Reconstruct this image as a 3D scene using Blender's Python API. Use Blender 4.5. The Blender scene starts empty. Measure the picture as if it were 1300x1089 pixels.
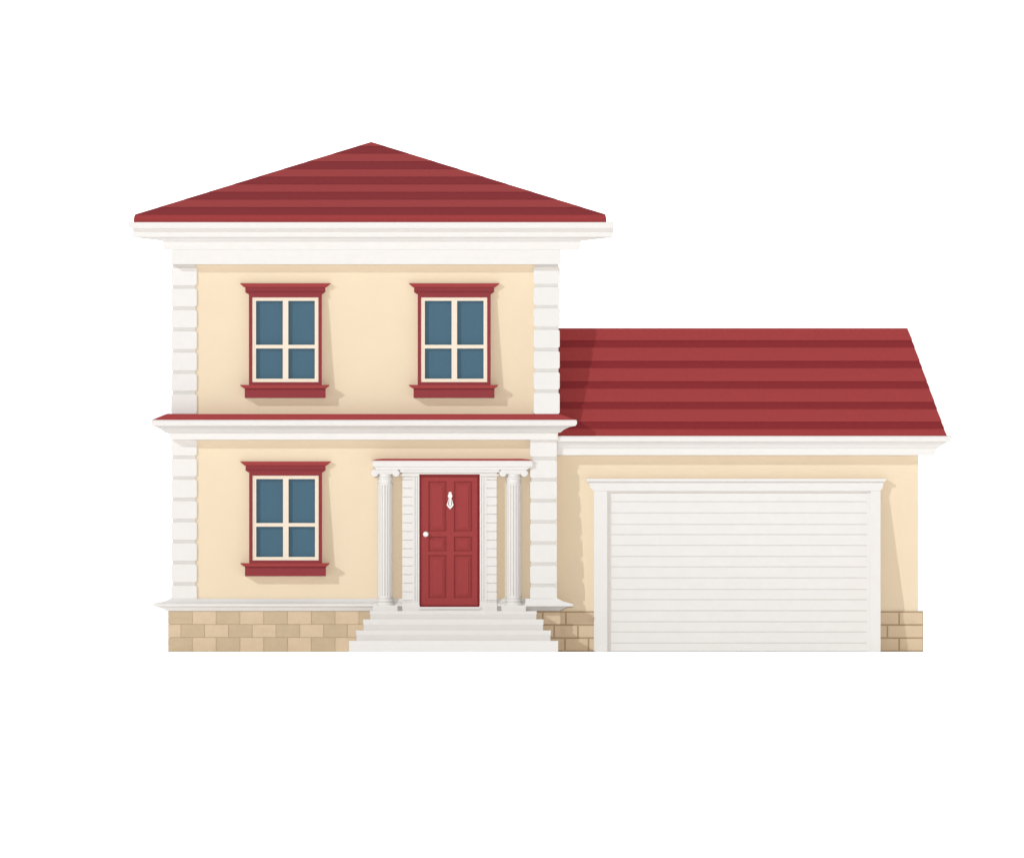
import bpy, math
from mathutils import Vector

# ------------------------------------------------------------------ basics
SKY_FRONT, SKY_BACK, FILL, KEY = 0.3, 1.95, 1.66, 1.6
S = 0.0125                      # metres per photograph pixel (a 2.1 m door is 168 px)
sc = bpy.context.scene
C = sc.collection
def W(px, py, d):               # photograph x, y and distance in front of the main wall -> world
    return Vector(((px - 650) * S, -d * S, (827 - py) * S))

def lin(r, g, b):
    f = lambda c: (c / 255 / 12.92) if c / 255 <= 0.04045 else ((c / 255 + 0.055) / 1.055) ** 2.4
    return (f(r), f(g), f(b))

def mat(name, col, rough=0.8, spec=0.1, var=0.03, scale=6.0, bump=0.0, bscale=60.0, stretch=(1, 1, 1)):
    m = bpy.data.materials.new(name); m.use_nodes = True
    nt = m.node_tree; n = nt.nodes; l = nt.links
    b = n['Principled BSDF']
    b.inputs['Roughness'].default_value = rough
    b.inputs['Specular IOR Level'].default_value = spec
    tc = n.new('ShaderNodeTexCoord'); mp = n.new('ShaderNodeMapping')
    geo = n.new('ShaderNodeNewGeometry')
    l.new(geo.outputs['Position'], mp.inputs['Vector'])
    mp.inputs['Scale'].default_value = stretch
    nz = n.new('ShaderNodeTexNoise'); nz.inputs['Scale'].default_value = scale
    nz.inputs['Detail'].default_value = 5
    l.new(mp.outputs['Vector'], nz.inputs['Vector'])
    rp = n.new('ShaderNodeValToRGB')
    lo = tuple(c * (1 - var) for c in col) + (1,); hi = tuple(min(1, c * (1 + var)) for c in col) + (1,)
    rp.color_ramp.elements[0].position = 0.3; rp.color_ramp.elements[0].color = lo
    rp.color_ramp.elements[1].position = 0.7; rp.color_ramp.elements[1].color = hi
    l.new(nz.outputs['Fac'], rp.inputs['Fac']); l.new(rp.outputs['Color'], b.inputs['Base Color'])
    if bump:
        n2 = n.new('ShaderNodeTexNoise'); n2.inputs['Scale'].default_value = bscale
        n2.inputs['Detail'].default_value = 4
        l.new(mp.outputs['Vector'], n2.inputs['Vector'])
        bp = n.new('ShaderNodeBump'); bp.inputs['Strength'].default_value = bump
        bp.inputs['Distance'].default_value = 0.004
        l.new(n2.outputs['Fac'], bp.inputs['Height']); l.new(bp.outputs['Normal'], b.inputs['Normal'])
    return m

K = 0.695      # paint reflectance = picture colour x K
def paint(name, rgb, k=1.0, **kw):
    return mat(name, tuple(c * K * k for c in lin(*rgb)), **kw)
M = dict(
    plaster=paint('cream_render', (248, 227, 197), k=0.975, bump=0.25, bscale=90, var=0.012, scale=1.5),
    white=paint('white_painted_stone', (248, 243, 239), k=0.955, var=0.01, bump=0.1, bscale=60),
    joint=paint('grey_mortar_joint', (226, 221, 216), k=1.0, var=0.02),
    red=paint('red_painted_timber', (164, 66, 67), k=1.03, spec=.06, rough=0.6, var=0.02, stretch=(1, 1, .3), scale=14),
    maroon=paint('maroon_painted_timber', (148, 60, 65), k=1.03, spec=.06, rough=0.6, var=0.02, stretch=(1, 1, .3), scale=14),
    roof_light=paint('light_red_roof_course', (162, 65, 66), k=1.04, spec=.03, var=0.03, scale=9, stretch=(3, 3, 1)),
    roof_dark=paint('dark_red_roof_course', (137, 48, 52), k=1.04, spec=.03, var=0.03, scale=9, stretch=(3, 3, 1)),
    deck=paint('flat_roof_felt', (139, 60, 60)),
    cream=paint('cream_sash_paint', (250, 232, 212), k=1.0, var=0.01),
    glass=mat('blue_grey_window_glass', tuple(c * K for c in lin(77, 109, 128)), rough=0.35, spec=0.02, var=0.02, scale=1.2),
    stone_light=paint('light_sandstone', (226, 201, 170), k=1.0, bump=0.5, var=0.035, scale=7),
    stone_dark=paint('dark_sandstone', (210, 187, 156), k=1.0, bump=0.5, var=0.035, scale=7),
    stone_joint=paint('sandstone_fine_joint', (198, 174, 140), k=1.0),
    stone_wide_joint=paint('brown_mortar', (184, 158, 127), k=1.0),
    enamel=paint('white_enamel', (252, 250, 248), rough=0.4, spec=0.3),
    iron=paint('grey_metal', (172, 150, 148), rough=0.4, spec=0.3),
    ground=mat('white_ground', (0.96, 0.96, 0.96), var=0.002, spec=0.0, rough=1.0),
)

class MB:
    """collects closed solids and links them as one mesh"""
    def __init__(s): s.v = []; s.f = []; s.mi = []; s.mats = []
    def m(s, name):
        if name not in s.mats: s.mats.append(name)
        return s.mats.index(name)
    def face(s, idx, k): s.f.append(idx); s.mi.append(k)
    # front-view polygon (clockwise on the picture) extruded from depth 'back' to 'front' (number or function of picture y)
    def prism(s, pts, back, front, mt):
        fr = front if callable(front) else (lambda y: front)
        bk = back if callable(back) else (lambda y: back)
        b = len(s.v); n = len(pts); k = s.m(mt)
        s.v += [W(x, y, bk(y)) for x, y in pts] + [W(x, y, fr(y)) for x, y in pts]
        s.face(list(range(b, b + n)), k); s.face(list(range(b + 2 * n - 1, b + n - 1, -1)), k)
        for i in range(n):
            j = (i + 1) % n
            s.face([b + i, b + n + i, b + n + j, b + j], k)
        return s
    def box(s, x0, x1, y0, y1, back, front, mt):
        return s.prism([(x0, y0), (x1, y0), (x1, y1), (x0, y1)], back, front, mt)
    def rbox(s, x0, x1, y0, y1, r, back, front, mt, n=3):
        p = []
        for cx, cy, a0 in ((x1 - r, y0 + r, -90), (x1 - r, y1 - r, 0), (x0 + r, y1 - r, 90), (x0 + r, y0 + r, 180)):
            for i in range(n + 1):
                a = math.radians(a0 + 90 * i / n); p.append((cx + r * math.cos(a), cy + r * math.sin(a)))
        return s.prism(p, back, front, mt)
    def disc(s, cx, cy, r, back, front, mt, n=20):
        return s.prism([(cx + r * math.cos(2 * math.pi * i / n), cy + r * math.sin(2 * math.pi * i / n)) for i in range(n)], back, front, mt)
    # stack of horizontal rectangles from top to bottom: (x0, x1, front depth, back depth, y); mts per section
    def loft(s, rings, mts):
        b = len(s.v); n = len(rings)
        if isinstance(mts, str): mts = [mts] * (n - 1)
        for x0, x1, df, db, y in rings:
            s.v += [W(x0, y, df), W(x1, y, df), W(x1, y, -db), W(x0, y, -db)]
        s.face([b, b + 1, b + 2, b + 3], s.m(mts[0]))
        e = b + 4 * (n - 1); s.face([e + 3, e + 2, e + 1, e], s.m(mts[-1]))
        for i in range(n - 1):
            k = s.m(mts[i])
            for q in range(4):
                r = (q + 1) % 4; a = b + 4 * i
                s.face([a + q, a + 4 + q, a + 4 + r, a + r], k)
        return s
    # vertical turned solid: list of (y, radius) ; optional fluting
    def turn(s, cx, d, prof, mt, n=48, flute=0, nf=16):
        b = len(s.v); k = s.m(mt)
        for y, r in prof:
            for i in range(n):
                a = 2 * math.pi * i / n
                rr = r - (flute * max(0, math.cos(a * nf)) ** 0.7 if flute else 0)
                s.v.append(W(cx + rr * math.sin(a), y, d + rr * math.cos(a)))
        m_ = len(prof)
        for j in range(m_ - 1):
            for i in range(n):
                q = (i + 1) % n
                s.face([b + j * n + i, b + (j + 1) * n + i, b + (j + 1) * n + q, b + j * n + q], k)
        s.face([b + i for i in range(n)], k); s.face([b + (m_ - 1) * n + i for i in reversed(range(n))], k)
        return s
    # solid turned about the axis that points at the viewer: list of (depth, radius)
    def knob(s, cx, cy, prof, mt, n=24):
        b = len(s.v); k = s.m(mt)
        for d, r in prof:
            for i in range(n):
                a = 2 * math.pi * i / n; s.v.append(W(cx + r * math.cos(a), cy + r * math.sin(a), d))
        for j in range(len(prof) - 1):
            for i in range(n):
                q = (i + 1) % n; s.face([b + j * n + i, b + j * n + q, b + (j + 1) * n + q, b + (j + 1) * n + i], k)
        s.face([b + i for i in reversed(range(n))], k); e = b + (len(prof) - 1) * n; s.face([e + i for i in range(n)], k)
        return s
    def build(s, name, parent=None, bevel=0, smooth=False):
        lo = Vector([min(v[i] for v in s.v) for i in range(3)]); hi = Vector([max(v[i] for v in s.v) for i in range(3)])
        c = (lo + hi) / 2; c.z = lo.z
        me = bpy.data.meshes.new(name)
        me.from_pydata([tuple(v - c) for v in s.v], [], s.f)
        for t in s.mats: me.materials.append(M[t])
        for p, k in zip(me.polygons, s.mi): p.material_index = k
        import bmesh
        bm = bmesh.new(); bm.from_mesh(me); bmesh.ops.recalc_face_normals(bm, faces=bm.faces); bm.to_mesh(me); bm.free()
        if smooth: me.shade_smooth()
        o = bpy.data.objects.new(name, me); C.objects.link(o)
        WL[o.name] = c
        if parent: o.parent = parent; o.location = c - WL[parent.name]
        else: o.location = c
        if bevel:
            bv = o.modifiers.new('edge_wear', 'BEVEL'); bv.width = bevel * S; bv.segments = 2; bv.limit_method = 'ANGLE'
            bv.angle_limit = math.radians(40)
        return o
WL = {}
def thing(name, label, cat, px, d):
    o = bpy.data.objects.new(name, None); C.objects.link(o)
    o.location = W(px, 827, d); WL[o.name] = o.location.copy(); o.empty_display_size = 0.5
    o['label'] = label; o['category'] = cat
    return o

# ------------------------------------------------------------------ ground
me = bpy.data.meshes.new('ground')
G = 9000
me.from_pydata([(-G, -G, 0), (G, -G, 0), (G, G, 0), (-G, G, 0)], [], [(0, 1, 2, 3)])
me.materials.append(M['ground'])
g = bpy.data.objects.new('ground', me); C.objects.link(g); g['kind'] = 'structure'

# ================================================================== HOUSE
house = thing('house', 'two storey cream house with red hip roof, white corner quoins and columned front door', 'house', 464, 0)
D = 420                          # depth of the main block in px

MB().loft([(220, 706, 0, D, 318), (220, 706, 0, D, 776)], 'plaster').build('wall', house)

# ---- roof: lapped courses in two tones on a hip
ax, ey = 471.3, 273.0
def eave(y):                     # half-extent fraction at picture height y
    return (y - 180.5) / (ey - 180.5)
rings, mts = [], []
fd, bd = 25, D + 25
ycen = (fd - bd) / 2; half = (fd + bd) / 2
def rr(y, add=0):
    t = max(eave(y), 0.0)
    return (ax - 300.3 * t - add, ax + 298.2 * t + add, ycen + half * t + add, -(ycen - half * t - add), y)
cuts = [180.5, 186, 195, 205.4, 214.6, 224.8, 234, 244, 253.2, 263.3, 272.6]
for i in range(len(cuts) - 1):
    y0, y1 = cuts[i], cuts[i + 1]
    a0 = 0.0 if i == 0 else 0.15
    rings += [rr(y0, a0), rr(y1, 0.9)]
    mts += ['roof_light' if i % 2 == 0 else 'roof_dark', 'roof_light' if i % 2 == 1 else 'roof_dark']
rings += [rr(272.7, 0.2), (170.4, 769.2, fd + .6, bd + .6, 275.2), (169.8, 769.9, fd + 1.2, bd + 1.2, 277.5), (169.8, 769.9, fd + 1.2, bd + 1.2, 282.4)]
mts += ['roof_light'] * 3
MB().loft(rings, mts[:len(rings) - 1]).build('roof', house)

# ---- eaves cornice with frieze
def R(x0, x1, d, y, D=D): return (x0, x1, d, D + d, y)
MB().loft([R(163, 779.5, 34, 282.3), R(163, 779.5, 34, 289), R(164, 778.5, 34, 290), R(168, 779, 26, 290.1),
           R(168, 778, 26, 301), R(176, 771, 23.5, 302.2), R(207, 738, 19.5, 306.3), R(207, 737, 18, 306.4), R(207, 737, 18, 313),
           R(209, 735, 17.8, 317), R(217.6, 712, 17, 317.2), R(217.6, 712, 17, 335.8)], 'white').build('eaves_cornice', house, bevel=.5)

# ---- belt course between the storeys, with its strip of red roofing
belt = MB().loft([R(193.5, 731.5, 35, 533), R(192, 732.5, 36, 535), R(192, 732.5, 36, 538), R(194, 730.5, 35, 540.6),
                  R(199, 723, 29, 542), R(205, 716.5, 24, 545), R(209.5, 711.5, 20.5, 549), R(213, 708.5, 19, 549.3),
                  R(216.5, 707.8, 18.5, 555), R(217.4, 707.5, 18, 558.3)], 'white').build('belt_course', house)
MB().loft([R(212.5, 709.5, 33.2, 525.5), R(209, 713, 33.6, 526.6), R(193.6, 731, 35.2, 533)], 'red').build('skirt_roof', belt)

# ---- quoins
def quoins(x0, x1, joints, ytop, ybot, dfun, name='quoin_strip'):
    mb = MB()
    mb.box(x0 + 1.6, x1 - 1.6, ytop, ybot, -.5, lambda y: dfun(y) - 1.1, 'joint')
    edges = [ytop] + [j for j in joints] + [ybot]
    for i in range(len(edges) - 1):
        a = edges[i] + (2 if i else 0); b = edges[i + 1] - (2 if i < len(edges) - 2 else 0)
        if b - a < 6: continue
        mb.rbox(x0, x1, a, b, 2.6, -.3, dfun, 'white')
    return mb.build(name, house, bevel=.35)
flat = lambda y: 2.4
quoins(217.5, 250, [338, 364.5, 391.4, 418.3, 445.5, 472.4, 498.5], 334.2, 525.4, flat)
quoins(677.5, 710.6, [336.8, 362.6, 389.5, 416.6, 443.7, 470.4, 496.5], 333, 525.4, lambda y: 2.4 + 31.5 * max(0, y - 336) / 189)  # outward batter invented to widen this corner's shadow on the garage roof
quoins(217.5, 250, [580.3, 606.7, 633.7, 660.5, 687.2, 713.8, 741], 558, 762, flat)
quoins(673, 707.2, [582, 608.8, 635.6, 662.3, 689.2, 715.8, 742.8], 549.5, 762, lambda y: 12 + 10 * (y - 560) / 200)  # made-up batter, shaped to slant the corner's shadow on the garage wall

# ---- base moulding and plinth
prof = [R(217.2, 707.8, 3, 759.6), R(210, 715, 6, 763), R(199, 724, 9.5, 765.6), R(194.8, 727.4, 11, 766.6), R(195.5, 727.4, 11, 769.2),
        R(204, 718, 8.5, 771), R(212, 710, 5.5, 775.4)]
MB().loft([(p[0], 524, p[2], p[3], p[4]) for p in prof], 'white').build('base_moulding', house)
MB().loft([(617, p[1], p[2], p[3], p[4]) for p in prof], 'white').build('base_moulding', house)
MB().loft([(667, 707.8, 22, -1, 759.6), (667, 715, 22.6, -1, 763), (667, 724, 23, -1, 765.6), (667, 727.5, 23.2, -1, 766.5), (667, 727.5, 23.2, -1, 769.3),
           (667, 718, 20, -1, 771), (667, 710, 14, -1, 775.2)], 'white').build('quoin_base', house)
pl = MB()
pl.box(215, 710, 775.6, 826.9, -D - 3, 3.2, 'stone_joint')
rows = [(775.8, 792.1), (792.7, 808.6), (809.2, 826.8)]
for r, (y0, y1) in enumerate(rows):
    x = 214.0 + (-14.6 if r == 1 else 0); k = r
    while x < 667:
        a, b = max(x, 214) + .3, min(x + 30.2, 668) - .3
        pl.box(a, b, y0, y1, 3, 4 , 'stone_dark' if (k + (1 if r == 1 else 0) * 0) % 2 == 0 else 'stone_light')
        x += 30.2; k += 1
def wide_blocks(mb, x0, x1, cutlist, d):
    for (y0, y1), cuts_ in zip([(777.4, 791.9), (794.1, 808.6), (810.6, 825.2)], cutlist):
        xs = [x0] + cuts_ + [x1]
        for i in range(len(xs) - 1):
            mb.box(xs[i] + (1 if i else 0), xs[i + 1] - (1 if i < len(xs) - 2 else .0), y0, y1, d - 1, d + .8, 'stone_light')
pl.box(668, 710.5, 775.7, 826.85, 2, 3.6, 'stone_wide_joint')
wide_blocks(pl, 668.2, 711.4, [[689], [703.5], [687.5]], 3.5)
for y0, y1 in rows:              # left end returns
    pl.box(213.6, 215.6, y0, y1, -D - 3, 2.9, 'stone_dark')
pl.build('plinth', house)

# ---- windows
def window(dx, dy):
    X = lambda v: v + dx
    f = lambda y: 8 + 9 * (y - dy - 372) / 117.0  # face leans out downward, a shape invented to slant the casing's cast shadow
    mb = MB()
    # red casing: jambs, top and bottom rails
    mb.box(X(316), X(320.2), 372 + dy, 489 + dy, -.5, f, 'maroon')
    mb.box(X(404.3), X(408.6), 372 + dy, 489 + dy, -.5, f, 'maroon')
    mb.box(X(320.2), X(404.3), 372 + dy, 377.6 + dy, -.5, f, 'maroon')
    mb.box(X(320.2), X(404.3), 485.2 + dy, 489 + dy, -.5, f, 'maroon')
    w = mb.build('window', house)
    hd = MB()
    hd.prism([(X(304.5), 359.7 + dy), (X(420), 359.7 + dy), (X(418.5), 361.5 + dy), (X(414.5), 364.8 + dy), (X(310), 364.8 + dy), (X(306), 361.5 + dy)], -.4, 7, 'red')
    hd.box(X(311.4), X(413), 364.8 + dy, 371.4 + dy, -.4, 5.6, 'maroon')
    hd.prism([(X(312), 371.4 + dy), (X(412), 371.4 + dy), (X(409.6), 373.4 + dy), (X(315), 373.4 + dy)], -.4, 9.2, 'maroon')
    hd.box(X(316.6), X(408), 373.4 + dy, 376.2 + dy, 2, 9.0, 'maroon')
    hd.build('head_moulding', w, bevel=.25)
    sl = MB()
    sl.prism([(X(304.5), 488.6 + dy), (X(418.4), 488.6 + dy), (X(417), 490.4 + dy), (X(413.6), 493 + dy), (X(310), 493 + dy), (X(306), 490.4 + dy)], -.6, 20, 'red')
    sl.box(X(310.7), X(413.4), 493 + dy, 494.6 + dy, -.6, 16, 'maroon')
    sl.box(X(310.7), X(413.4), 494.6 + dy, 505 + dy, -.6, 17, 'maroon')
    sl.build('sill', w, bevel=.25)
    fr = MB()
    g1 = lambda y: f(y) - 1.0; g2 = lambda y: f(y) - 1.6; bk = lambda y: f(y) - 7.4
    for a, b, c, d in ((320.3, 322.6, 377.7, 485.1), (401.9, 404.2, 377.7, 485.1), (322.6, 401.9, 377.7, 379.8), (322.6, 401.9, 483, 485.1)):
        fr.box(X(a), X(b), c + dy, d + dy, bk, g1, 'cream')
    for a, b, c, d in ((322.6, 325, 379.8, 483), (399.6, 401.9, 379.8, 483), (325, 399.6, 379.8, 382), (325, 399.6, 480.8, 483),
                       (359, 366, 382, 480.8), (325, 359, 437.8, 442.4), (366, 399.6, 437.8, 442.4)):
        fr.box(X(a), X(b), c + dy, d + dy, bk, g2, 'cream')
    fr.build('frame', w)
    MB().box(X(322), X(402.5), 379.4 + dy, 483.4 + dy, -.2, lambda y: f(y) - 7.2, 'glass').build('pane', w)
for dx, dy in ((0, 0), (214.3, 0), (0.3, 226)):
    window(dx, dy)

# ---- portico
CX = 570.7
ent = MB().box(473, 676, 584.6, 592.6, -.5, 18.5, 'white')
ent.prism([(474.5, 592.6), (674.5, 592.6), (669, 596.4), (478, 596.4)], -.5, 17.5, 'white')
ent.box(508, 634, 596.4, 599.6, -.5, 16.8, 'white')
ent.box(510.5, 631, 599.6, 602, -.5, 13.4, 'white')
ento = ent.build('entablature', house, bevel=.3)
MB().prism([(472, 584.6), (478, 582.9), (486, 582.2), (662, 582.2), (670, 582.9), (677, 584.6)], -.5, 19.5, 'red').build('canopy_roof', ento)

def column(cx):
    # fluted shaft
    c = MB().turn(cx, 8.5, [(616, 9.2), (622, 9.1), (680, 9.2), (756, 9.3)], 'white', n=128, flute=1.5, nf=16).build('column', house)
    cap = MB()
    cap.box(cx - 15, cx + 15, 596.5, 599.2, -.4, 17.5, 'white')
    for sx in (-1, 1):
        x = cx + sx * 13.6
        cap.disc(x, 600.6, 4.6, 1, 17.0, 'white'); cap.disc(x, 600.6, 2.6, 16.9, 17.4, 'white')
    cap.box(cx - 10, cx + 10, 599.2, 601.6, -.4, 16.6, 'white')
    cap.turn(cx, 8.5, [(601.6, 9.2), (603.4, 8.6), (605.2, 8.8), (605.8, 9.8), (607.6, 9.8), (608.2, 9.0), (613.4, 9.0), (614, 9.9), (616, 9.9)], 'white')
    cap.build('capital', c)
    b = MB().turn(cx, 8.5, [(756, 9.3), (757, 9.8), (758.4, 9.8), (758.6, 9.0), (760, 9.0), (760.4, 10.6), (763, 10.6), (763.2, 9.6), (764, 9.6), (764.4, 11.8), (768, 11.8)], 'white')
    b.box(cx - 15.6, cx + 15.6, 768, 775.6, -.5, 22, 'white')
    b.build('base', c)
for cx in (CX - 81.7, CX + 81.4): column(cx)

def pilaster(sx):
    X = lambda a, b: (CX + sx * a, CX + sx * b) if sx > 0 else (CX - b, CX - a)
    mb = MB()
    x0, x1 = X(47.2, 59.8)
    mb.box(x0 + .6, x1 - .6, 605, 764, -.5, 9.2, 'joint')
    ys = [605] + [608.9 + 10.93 * i for i in range(15)] + [764]
    for i in range(len(ys) - 1):
        mb.box(x0, x1, ys[i] + .45, ys[i + 1] - .45, -.3, 10.4, 'white')
    # door casing with two vertical reeds
    for a, b, d in ((38.4, 40.2, 10.6), (40.2, 41.0, 9.0), (41.0, 43.2, 10.8), (43.2, 44.2, 9.0), (44.2, 47.2, 11)):
        p0, p1 = X(a, b); mb.box(p0, p1, 605, 764, -.5, d, 'white')
    p = mb.build('pilaster', house)
    cp = MB(); p0, p1 = X(38.4, 62.5); cp.box(p0, p1, 602, 604, -.5, 13.2, 'white'); p0, p1 = X(38.4, 60.4); cp.box(p0, p1, 604, 605, -.5, 11.6, 'white')
    cp.build('capital', p)
    bs = MB(); p0, p1 = X(38.4, 60.2); bs.box(p0, p1, 764, 768.4, -.5, 12, 'white'); p0, p1 = X(37.8, 60.2); bs.box(p0, p1, 768.4, 771, -.5, 13.4, 'white')
    bs.box(p0, p1, 771, 775.6, -.5, 15.5, 'white'); bs.build('base', p)
pilaster(-1); pilaster(1)

# ---- front door
dl, dr, dt, db = 532.4, 609.0, 602.0, 770.0
d = MB()
d.box(dl, dr, dt, db, .3, 4.4, 'red')                                    # leaf core
# stiles, rails round six recessed panels
px_ = [(543.8, 567), (576.2, 599.6)]; py_ = [(611, 674.6), (680.8, 700), (704.3, 759)]
F = 7.0
for a, b in ((dl + 1.6, 543.8), (567, 576.2), (599.6, dr - 3)): d.box(a, b, dt + 3.6, db - 2.2, 4.2, F, 'red')
for a, b in px_:
    for c, e in ((dt + 3.6, 611), (674.6, 680.8), (700, 704.3), (759, db - 2.2)): d.box(a, b, c, e, 4.2, F, 'red')
door = d.build('door', house)
for a, b in px_:
    for c, e in py_:
        q = MB()
        q.box(a + 1.7, b - 1.7, c + 1.7, e - 1.7, 4.2, 5.4, 'red')
        q.box(a + 3.0, b - 3.0, c + 3.0, e - 3.0, 5.2, 4.9 + 1.3, 'red')
        q.prism([(a + 5.1, c + 5.1), (b - 5.1, c + 5.1), (b - 5.1, e - 5.1), (a + 5.1, e - 5.1)], 5.2, 7.2, 'red')
        q.build('door_panel', door)
MB().knob(540.6, 678, [(6.9, 2.0), (7.6, 2.0), (7.8, 1.2), (9, 1.2), (9.4, 2.6), (10.2, 3.3), (11.4, 3.5), (12.4, 2.8), (12.9, 1.4)], 'enamel').build('knob', door, smooth=False)
kn = MB()
kn.box(569.7, 573.1, 624.6, 627.4, 6.8, 8.6, 'enamel'); kn.rbox(568.7, 574.1, 627.4, 631.6, 1.2, 6.8, 9.6, 'enamel')
kx = 571.4
out = [(kx - 1.3, 631.6), (kx + 1.3, 631.6), (kx + 2.6, 635.5), (kx + 4.3, 640.8), (kx + 2.6, 643.6), (kx + .8, 645.2), (kx, 646.6), (kx - .8, 645.2), (kx - 2.6, 643.6), (kx - 4.3, 640.8), (kx - 2.6, 635.5)]
inn = [(kx + (x - kx) * .7, 632.9 + (y - 631.6) * .72) for x, y in out]
n = len(out)
for i in range(n):
    j = (i + 1) % n
    kn.prism([out[i], out[j], inn[j], inn[i]], 7.0, 9.0, 'enamel')
kn.prism(inn, 6.9, 7.6, 'iron')
kn.prism([(kx - .7, 633), (kx + .7, 633), (kx + 1.2, 641), (kx, 642.2), (kx - 1.2, 641)], 7.5, 8.6, 'enamel')
kn.build('knocker', door)
MB().box(dl - 1, dr + 1, 770.1, 772.9, -.5, 17, 'white').box(dl - 1, dr + 1, 772.9, 775.6, -.5, 14.6, 'white').build('threshold', house)
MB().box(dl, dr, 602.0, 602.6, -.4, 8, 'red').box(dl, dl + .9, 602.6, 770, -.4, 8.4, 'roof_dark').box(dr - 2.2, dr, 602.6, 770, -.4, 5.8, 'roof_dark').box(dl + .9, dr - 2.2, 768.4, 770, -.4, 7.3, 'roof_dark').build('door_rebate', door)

# ---- front steps
st = None
for i, (x0, x1, y0, ym, y1, dd) in enumerate(((469.6, 681.4, 775.4, 779.6, 786, 42), (461, 690, 785.9, 792.8, 800, 66), (452, 699.4, 799.9, 806, 813.2, 90), (443, 708.6, 813.1, 817, 827, 114))):
    s_ = MB().box(x0, x1, y0, ym, .5, dd, 'white').box(x0 + (.5 if i < 3 else 0), x1 - (.5 if i < 3 else 0), ym, y1, .5, (lambda y, dd=dd, ym=ym, i=i: dd - (.3 + .27 * (y - ym) if i < 3 else 0)), 'white')
    o = s_.build('front_steps' if st is None else 'step', st or house)
    st = st or o

# ================================================================== GARAGE
garage = thing('garage', 'low cream garage with red roof and wide white slatted door, joined to the taller house', 'garage', 938, -15)
P = -15.0                        # its wall stands back from the main wall
GD = 470
MB().loft([(706.5, 1165.6, P, GD, 560), (706.5, 1165.6, P, GD, 776)], 'plaster').build('wall', garage)
gc = lambda x1, f, y: (707.4, x1, P + f, GD + f, y)
MB().loft([gc(1207.5, 29, 553.4), gc(1209, 30, 554.6), gc(1205.5, 30, 560.4), gc(1203, 27.5, 560.8), gc(1195, 23.5, 565), gc(1190, 20.8, 569),
           gc(1189, 20, 569.4), gc(1187, 20, 574), gc(1183.6, 20, 577.8)], 'white').build('eaves_cornice', garage)
# mansard roof with lapped two-tone courses and a flat deck
cuts = [417.0, 432, 441, 458.2, 467.1, 484, 493.1, 510.2, 519, 535.2, 544.3, 553.5]
rings, mts = [], []
RUN = 50
for i in range(len(cuts) - 1):
    for y, ad in ((cuts[i], 0.0 if i == 0 else .1), (cuts[i + 1], .8)):
        t = (y - 417) / 136.3
        x1 = 1152.3 + 49.5 * t
        dpt = P + 27 - RUN * (1 - t)
        rings.append((707.2, x1 + ad - .4, dpt + ad, GD + 23 - RUN * (1 - t), y))
    mts += ['roof_light' if i % 2 == 0 else 'roof_dark', 'roof_dark' if i % 2 == 0 else 'roof_light']
MB().loft(rings, mts[:len(rings) - 1]).build('roof', garage)

# plinth
gp = MB()
gp.box(708, 754.5, 775.6, 826.9, P - 2, P + 2.4, 'stone_wide_joint')
wide_blocks(gp, 708.4, 754.4, [[718.4], [733.8], [717.2, 747.2]], P + 2.4)
gp.build('plinth', garage)
gp = MB().box(1117.5, 1172, 775.6, 826.9, P - 2, P + 2.4, 'stone_wide_joint')
gp.loft([(1166, 1172, P - 2.1, GD + 3, 775.6), (1166, 1172, P - 2.1, GD + 3, 826.9)], 'stone_wide_joint')
wide_blocks(gp, 1117.6, 1171.3, [[1141.5], [1126.6], [1141.5]], P + 2.4)
gp.build('plinth', garage)

# door surround
w = lambda y: P + 9 + 33 * max(0, y - 612) / 215.0  # right jamb thickens downward, wedge added for its slanting shadow on the wall
sur = MB().box(754, 771, 623.2, 826.9, P - .5, P + 10, 'white')
suo = sur.build('door_surround', garage, bevel=.2)
MB().box(1105.2, 1118, 623.2, 826.9, P - .5, w, 'white').build('jamb', suo, bevel=.2)
l = MB()
l.box(744.6, 1125, 607.6, 611, P - .5, P + 12.2, 'white')
l.box(746.6, 1123, 611, 612.8, P - .5, P + 9, 'white')
l.prism([(747.5, 612.8), (1122, 612.8), (1120.5, 619.5), (1117.8, 623.2), (754.2, 623.2), (749.5, 619.5)], P - .5, P + 10.4, 'white')
l.box(771, 1105.2, 623.2, 625, P - .5, P + 7.0, 'white')
l.build('lintel', suo, bevel=.2)
gd = MB()
gd.box(770.5, 1105.6, 624.8, 826.8, P - .4, P + 4.6, 'joint')
ys = [625] + [636.8, 651, 665.5, 678.4, 692.1, 706.2, 719.4, 733.4, 748, 761, 775, 789, 802, 816] + [826.8]
for i in range(len(ys) - 1):
    gd.box(776, 1100.8, ys[i] + .7, ys[i + 1] - .7, P - .3, P + 5.0, 'white')
gd.box(1100.8, 1105.2, 625, 826.8, P - .3, P + 5.6, 'white')
gd.box(771, 776, 625, 826.8, P - .3, P + 5.2, 'white')
gd.build('garage_door', garage)

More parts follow.
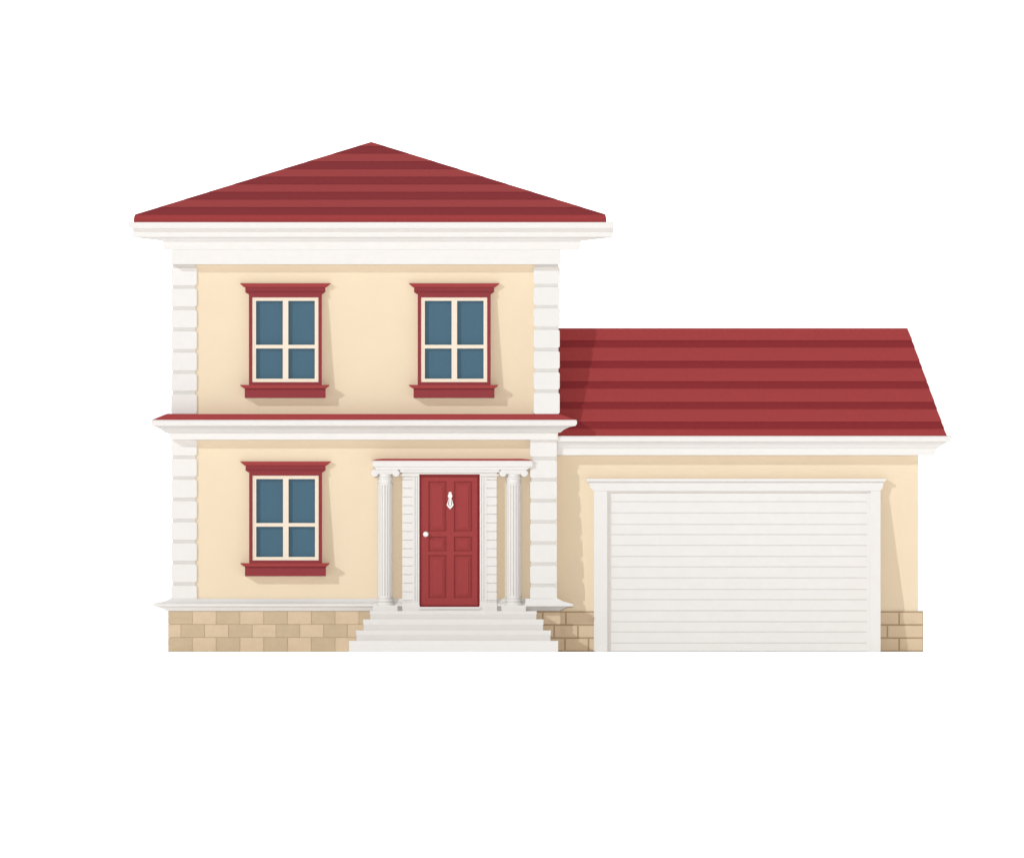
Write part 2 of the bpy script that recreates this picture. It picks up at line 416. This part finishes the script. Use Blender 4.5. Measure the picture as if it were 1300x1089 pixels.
# ================================================================== light, world, camera
wd = bpy.data.worlds.new('World'); sc.world = wd; wd.use_nodes = True
# a bright white sky behind the house that falls off to a dimmer one on the viewer's side
nt = wd.node_tree; bg = nt.nodes['Background']; bg.inputs[0].default_value = (1, 1, 1, 1)
tc = nt.nodes.new('ShaderNodeTexCoord'); sx = nt.nodes.new('ShaderNodeSeparateXYZ'); mr = nt.nodes.new('ShaderNodeMapRange')
nt.links.new(tc.outputs['Generated'], sx.inputs[0]); nt.links.new(sx.outputs['Y'], mr.inputs['Value'])
mr.inputs['From Min'].default_value = -0.15; mr.inputs['From Max'].default_value = 0.25
mr.inputs['To Min'].default_value = SKY_FRONT; mr.inputs['To Max'].default_value = SKY_BACK
nt.links.new(mr.outputs['Result'], bg.inputs['Strength'])
fl = bpy.data.lights.new('front_fill', 'SUN'); fl.energy = FILL; fl.color = (1.0, 0.965, 0.91); fl.angle = math.radians(1)
fo = bpy.data.objects.new('front_fill', fl); C.objects.link(fo)
fo.rotation_euler = Vector((0, 1, -0.03)).to_track_quat('-Z', 'Y').to_euler(); fo.location = (0, -30, 4)
sd = bpy.data.lights.new('sun', 'SUN'); sd.energy = KEY; sd.angle = math.radians(0.5); sd.color = (0.86, 0.95, 1.0)
so = bpy.data.objects.new('sun', sd); C.objects.link(so)
so.rotation_euler = Vector((1, 1, -0.62)).to_track_quat('-Z', 'Y').to_euler(); so.location = (-20, -20, 15)

cd = bpy.data.cameras.new('camera'); cd.type = 'ORTHO'; cd.ortho_scale = 1300 * S
cd.clip_start = 1; cd.clip_end = 30000
co = bpy.data.objects.new('camera', cd); C.objects.link(co)
pitch = math.radians(0.04)
dirv = Vector((0, math.cos(pitch), -math.sin(pitch)))
tgt = Vector((0, 0, (827 - 544.5) * S))
co.location = tgt - dirv * 5000
co.rotation_euler = (math.pi / 2 - pitch, 0, 0)
sc.camera = co
vs = sc.view_settings
vs.view_transform = 'Standard'; vs.look = 'None'; vs.exposure = 0; vs.gamma = 1; vs.use_curve_mapping = False
